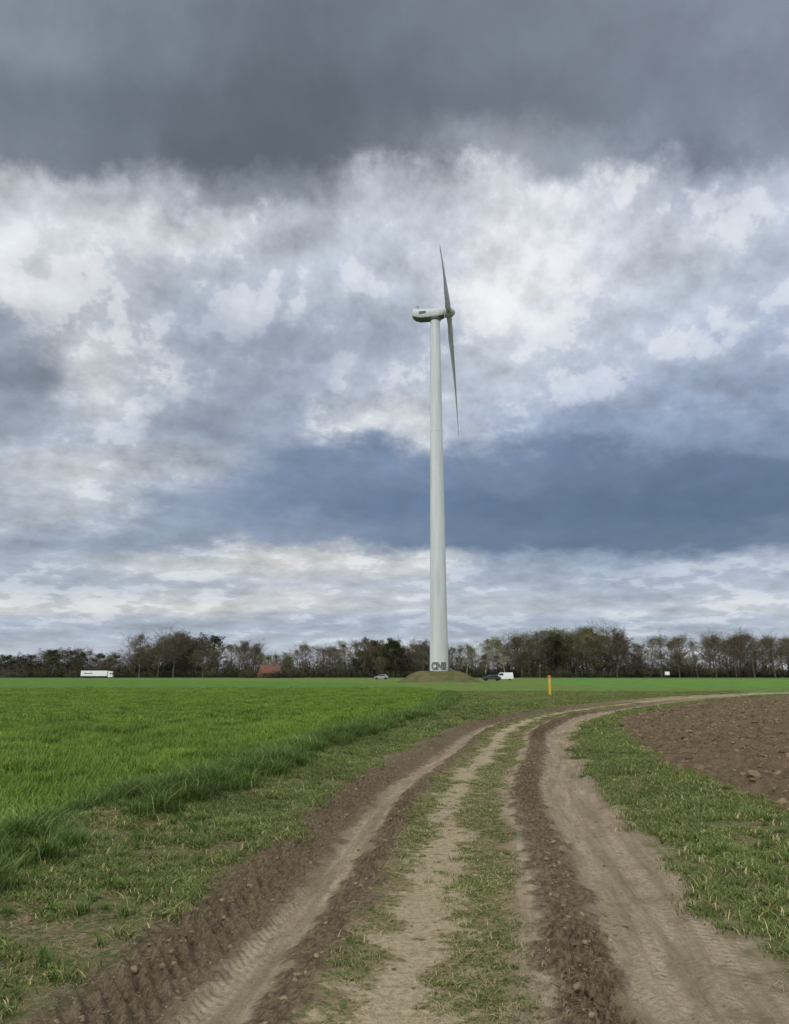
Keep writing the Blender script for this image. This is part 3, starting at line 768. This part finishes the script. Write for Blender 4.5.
ROWS=[(0.,[(190,197,206)]*9),
(.030,[(180,188,200),(180,189,202),(178,187,200),(182,190,202),(184,191,202),(184,192,203),(184,192,204),(186,194,205),(188,196,207)]),
(.066,[(168,179,196),(172,182,197),(168,179,196),(168,179,196),(164,176,194),(166,178,196),(170,181,198),(174,184,200),(176,186,201)]),
(.088,[(206,207,206),(200,203,205),(206,207,206),(200,203,206),(188,194,202),(187,194,203),(184,192,204),(195,200,207),(193,199,207)]),
(.113,[(174,184,198),(168,179,195),(176,185,198),(186,192,201),(178,187,199),(174,184,200),(170,182,199),(175,186,201),(180,189,202)]),
(.142,[(166,177,193),(172,181,194),(194,199,204),(212,212,210),(200,203,206),(156,168,187),(152,166,187),(167,179,197),(173,184,200)]),
(.173,[(160,171,188),(150,163,182),(142,155,175),(134,149,171),(117,135,160),(104,123,148),(98,117,141),(100,119,143),(112,130,153)]),
(.220,[(176,185,198),(188,195,203),(140,153,174),(112,131,158),(104,124,152),(98,118,146),(94,114,140),(90,110,135),(92,112,138)]),
(.275,[(190,196,204),(196,201,207),(168,176,189),(122,139,164),(120,138,166),(116,134,162),(106,125,153),(100,119,147),(101,121,148)]),
(.331,[(160,170,185),(172,181,195),(148,160,178),(148,160,180),(214,218,223),(162,175,197),(142,158,184),(134,151,178),(132,149,175)]),
(.396,[(126,135,148),(206,211,216),(158,168,184),(150,161,179),(180,188,202),(192,200,214),(172,184,205),(160,174,198),(156,170,194)]),
(.470,[(146,155,168),(190,196,204),(160,169,184),(156,166,183),(162,172,188),(204,211,220),(194,202,216),(176,187,206),(168,180,202)]),
(.547,[(210,214,219),(190,196,204),(172,181,194),(184,192,205),(188,196,208),(230,232,234),(202,209,220),(192,201,215),(180,190,207)]),
(.625,[(202,208,216),(212,216,221),(208,212,219),(187,194,205),(194,201,212),(223,226,231),(214,219,227),(202,209,220),(191,200,214)]),
(.690,[(198,203,210),(188,194,202),(142,149,160),(128,135,147),(190,196,206),(213,217,224),(210,215,223),(176,184,199),(188,196,210)]),
(.755,[(120,128,140),(110,118,130),(96,103,114),(96,103,114),(110,117,128),(150,157,168),(148,156,169),(120,128,143),(142,151,166)]),
(.840,[(116,125,137),(106,114,126),(99,106,117),(98,105,116),(104,111,123),(112,119,132),(118,126,138),(120,128,142),(126,134,149)]),
(.963,[(128,138,150),(120,129,141),(112,120,132),(108,116,128),(111,119,131),(117,125,137),(122,130,143),(126,134,148),(130,138,152)]),
(1.10,[(130,139,151),(124,133,145),(118,126,138),(116,124,136),(118,126,138),(122,130,142),(124,132,145),(128,136,150),(132,140,154)])]
un=T.m('DIVIDE',T.m('ADD',U,.7),1.4,clamp=True)
col=None
for i,(vv,cs) in enumerate(ROWS):
    cr=T.new('ShaderNodeValToRGB');T.put(cr.inputs[0],un);r_=cr.color_ramp;r_.interpolation='EASE'
    while len(r_.elements)<9: r_.elements.new(.5)
    for k_ in range(9): r_.elements[k_].position=k_/100.
    for k_ in range(8,-1,-1): r_.elements[k_].position=(UC[k_]+.7)/1.4
    for k_,c_ in enumerate(cs): r_.elements[k_].color=(*lin(c_),1)
    if col is None: col=cr.outputs[0]
    else: col=T.mix(T.sm(Vv_,ROWS[i-1][0],vv),col,cr.outputs[0])
lum=T.v('DOT_PRODUCT',col,(.25,.6,.15),out=1)
amp=T.sm(lum,.14,.5,.25,1.)
# cloud relief: same noise sampled twice along the light direction
n1=T.noise(q,8.,7,.6);n2=T.noise(T.v('ADD',q,(-.010,-.016,.024)),8.,7,.6)
rel=T.m('SUBTRACT',n1,n2)
f=T.m('ADD',1.03,T.m('MULTIPLY',T.m('ADD',T.m('MULTIPLY',rel,1.5),T.m('MULTIPLY',T.m('SUBTRACT',n1,.5),.4)),amp))
col=T.scale(col,f)
# brighter torn wisps
wi=T.m('MULTIPLY',T.sm(T.m('ADD',n1,T.m('MULTIPLY',rel,.8)),.55,.63),T.m('MULTIPLY',T.sm(lum,.3,.6),.42))
col=T.mix(wi,col,lin((236,237,238)))
# unseen sky overhead and behind, brightened evenly as added fill for the ground
up_=T.sm(z,.83,.94)
side=T.m('SUBTRACT',1.,T.sm(y,.25,.5)) 
col=T.mix(T.m('MAXIMUM',side,up_),col,(.98,.99,1.0))
bg1=T.new('ShaderNodeBackground');T.put(bg1.inputs[0],sky.outputs[0]);bg1.inputs[1].default_value=.09
bg2=T.new('ShaderNodeBackground');T.put(bg2.inputs[0],col);bg2.inputs[1].default_value=1.
ms=T.new('ShaderNodeMixShader');ms.inputs[0].default_value=.96
T.l.new(bg1.outputs[0],ms.inputs[1]);T.l.new(bg2.outputs[0],ms.inputs[2])
wo=T.new('ShaderNodeOutputWorld');T.l.new(ms.outputs[0],wo.inputs[0])
try: w.cycles.sampling_method='NONE'
except Exception as ex: print(ex)
sl=bpy.data.lights.new('sun','SUN');sl.energy=1.5;sl.angle=R(14);sl.color=(1,.96,.9)
so=bpy.data.objects.new('sun',sl);scene.collection.objects.link(so)
sd=Vector((math.sin(SUN_AZ)*math.cos(SUN_EL),math.cos(SUN_AZ)*math.cos(SUN_EL),math.sin(SUN_EL)))
so.rotation_euler=sd.to_track_quat('Z','Y').to_euler()

scene.view_settings.view_transform='Standard';scene.view_settings.look='None';scene.view_settings.exposure=0
cam=bpy.data.cameras.new('camera');co=bpy.data.objects.new('camera',cam);scene.collection.objects.link(co)
cam.sensor_fit='VERTICAL';cam.sensor_height=36;cam.sensor_width=36;cam.lens=27.07;cam.clip_end=20000;cam.clip_start=.1
co.location=(0,0,1.6);co.rotation_euler=(R(90+11.88),0,0)
scene.camera=co
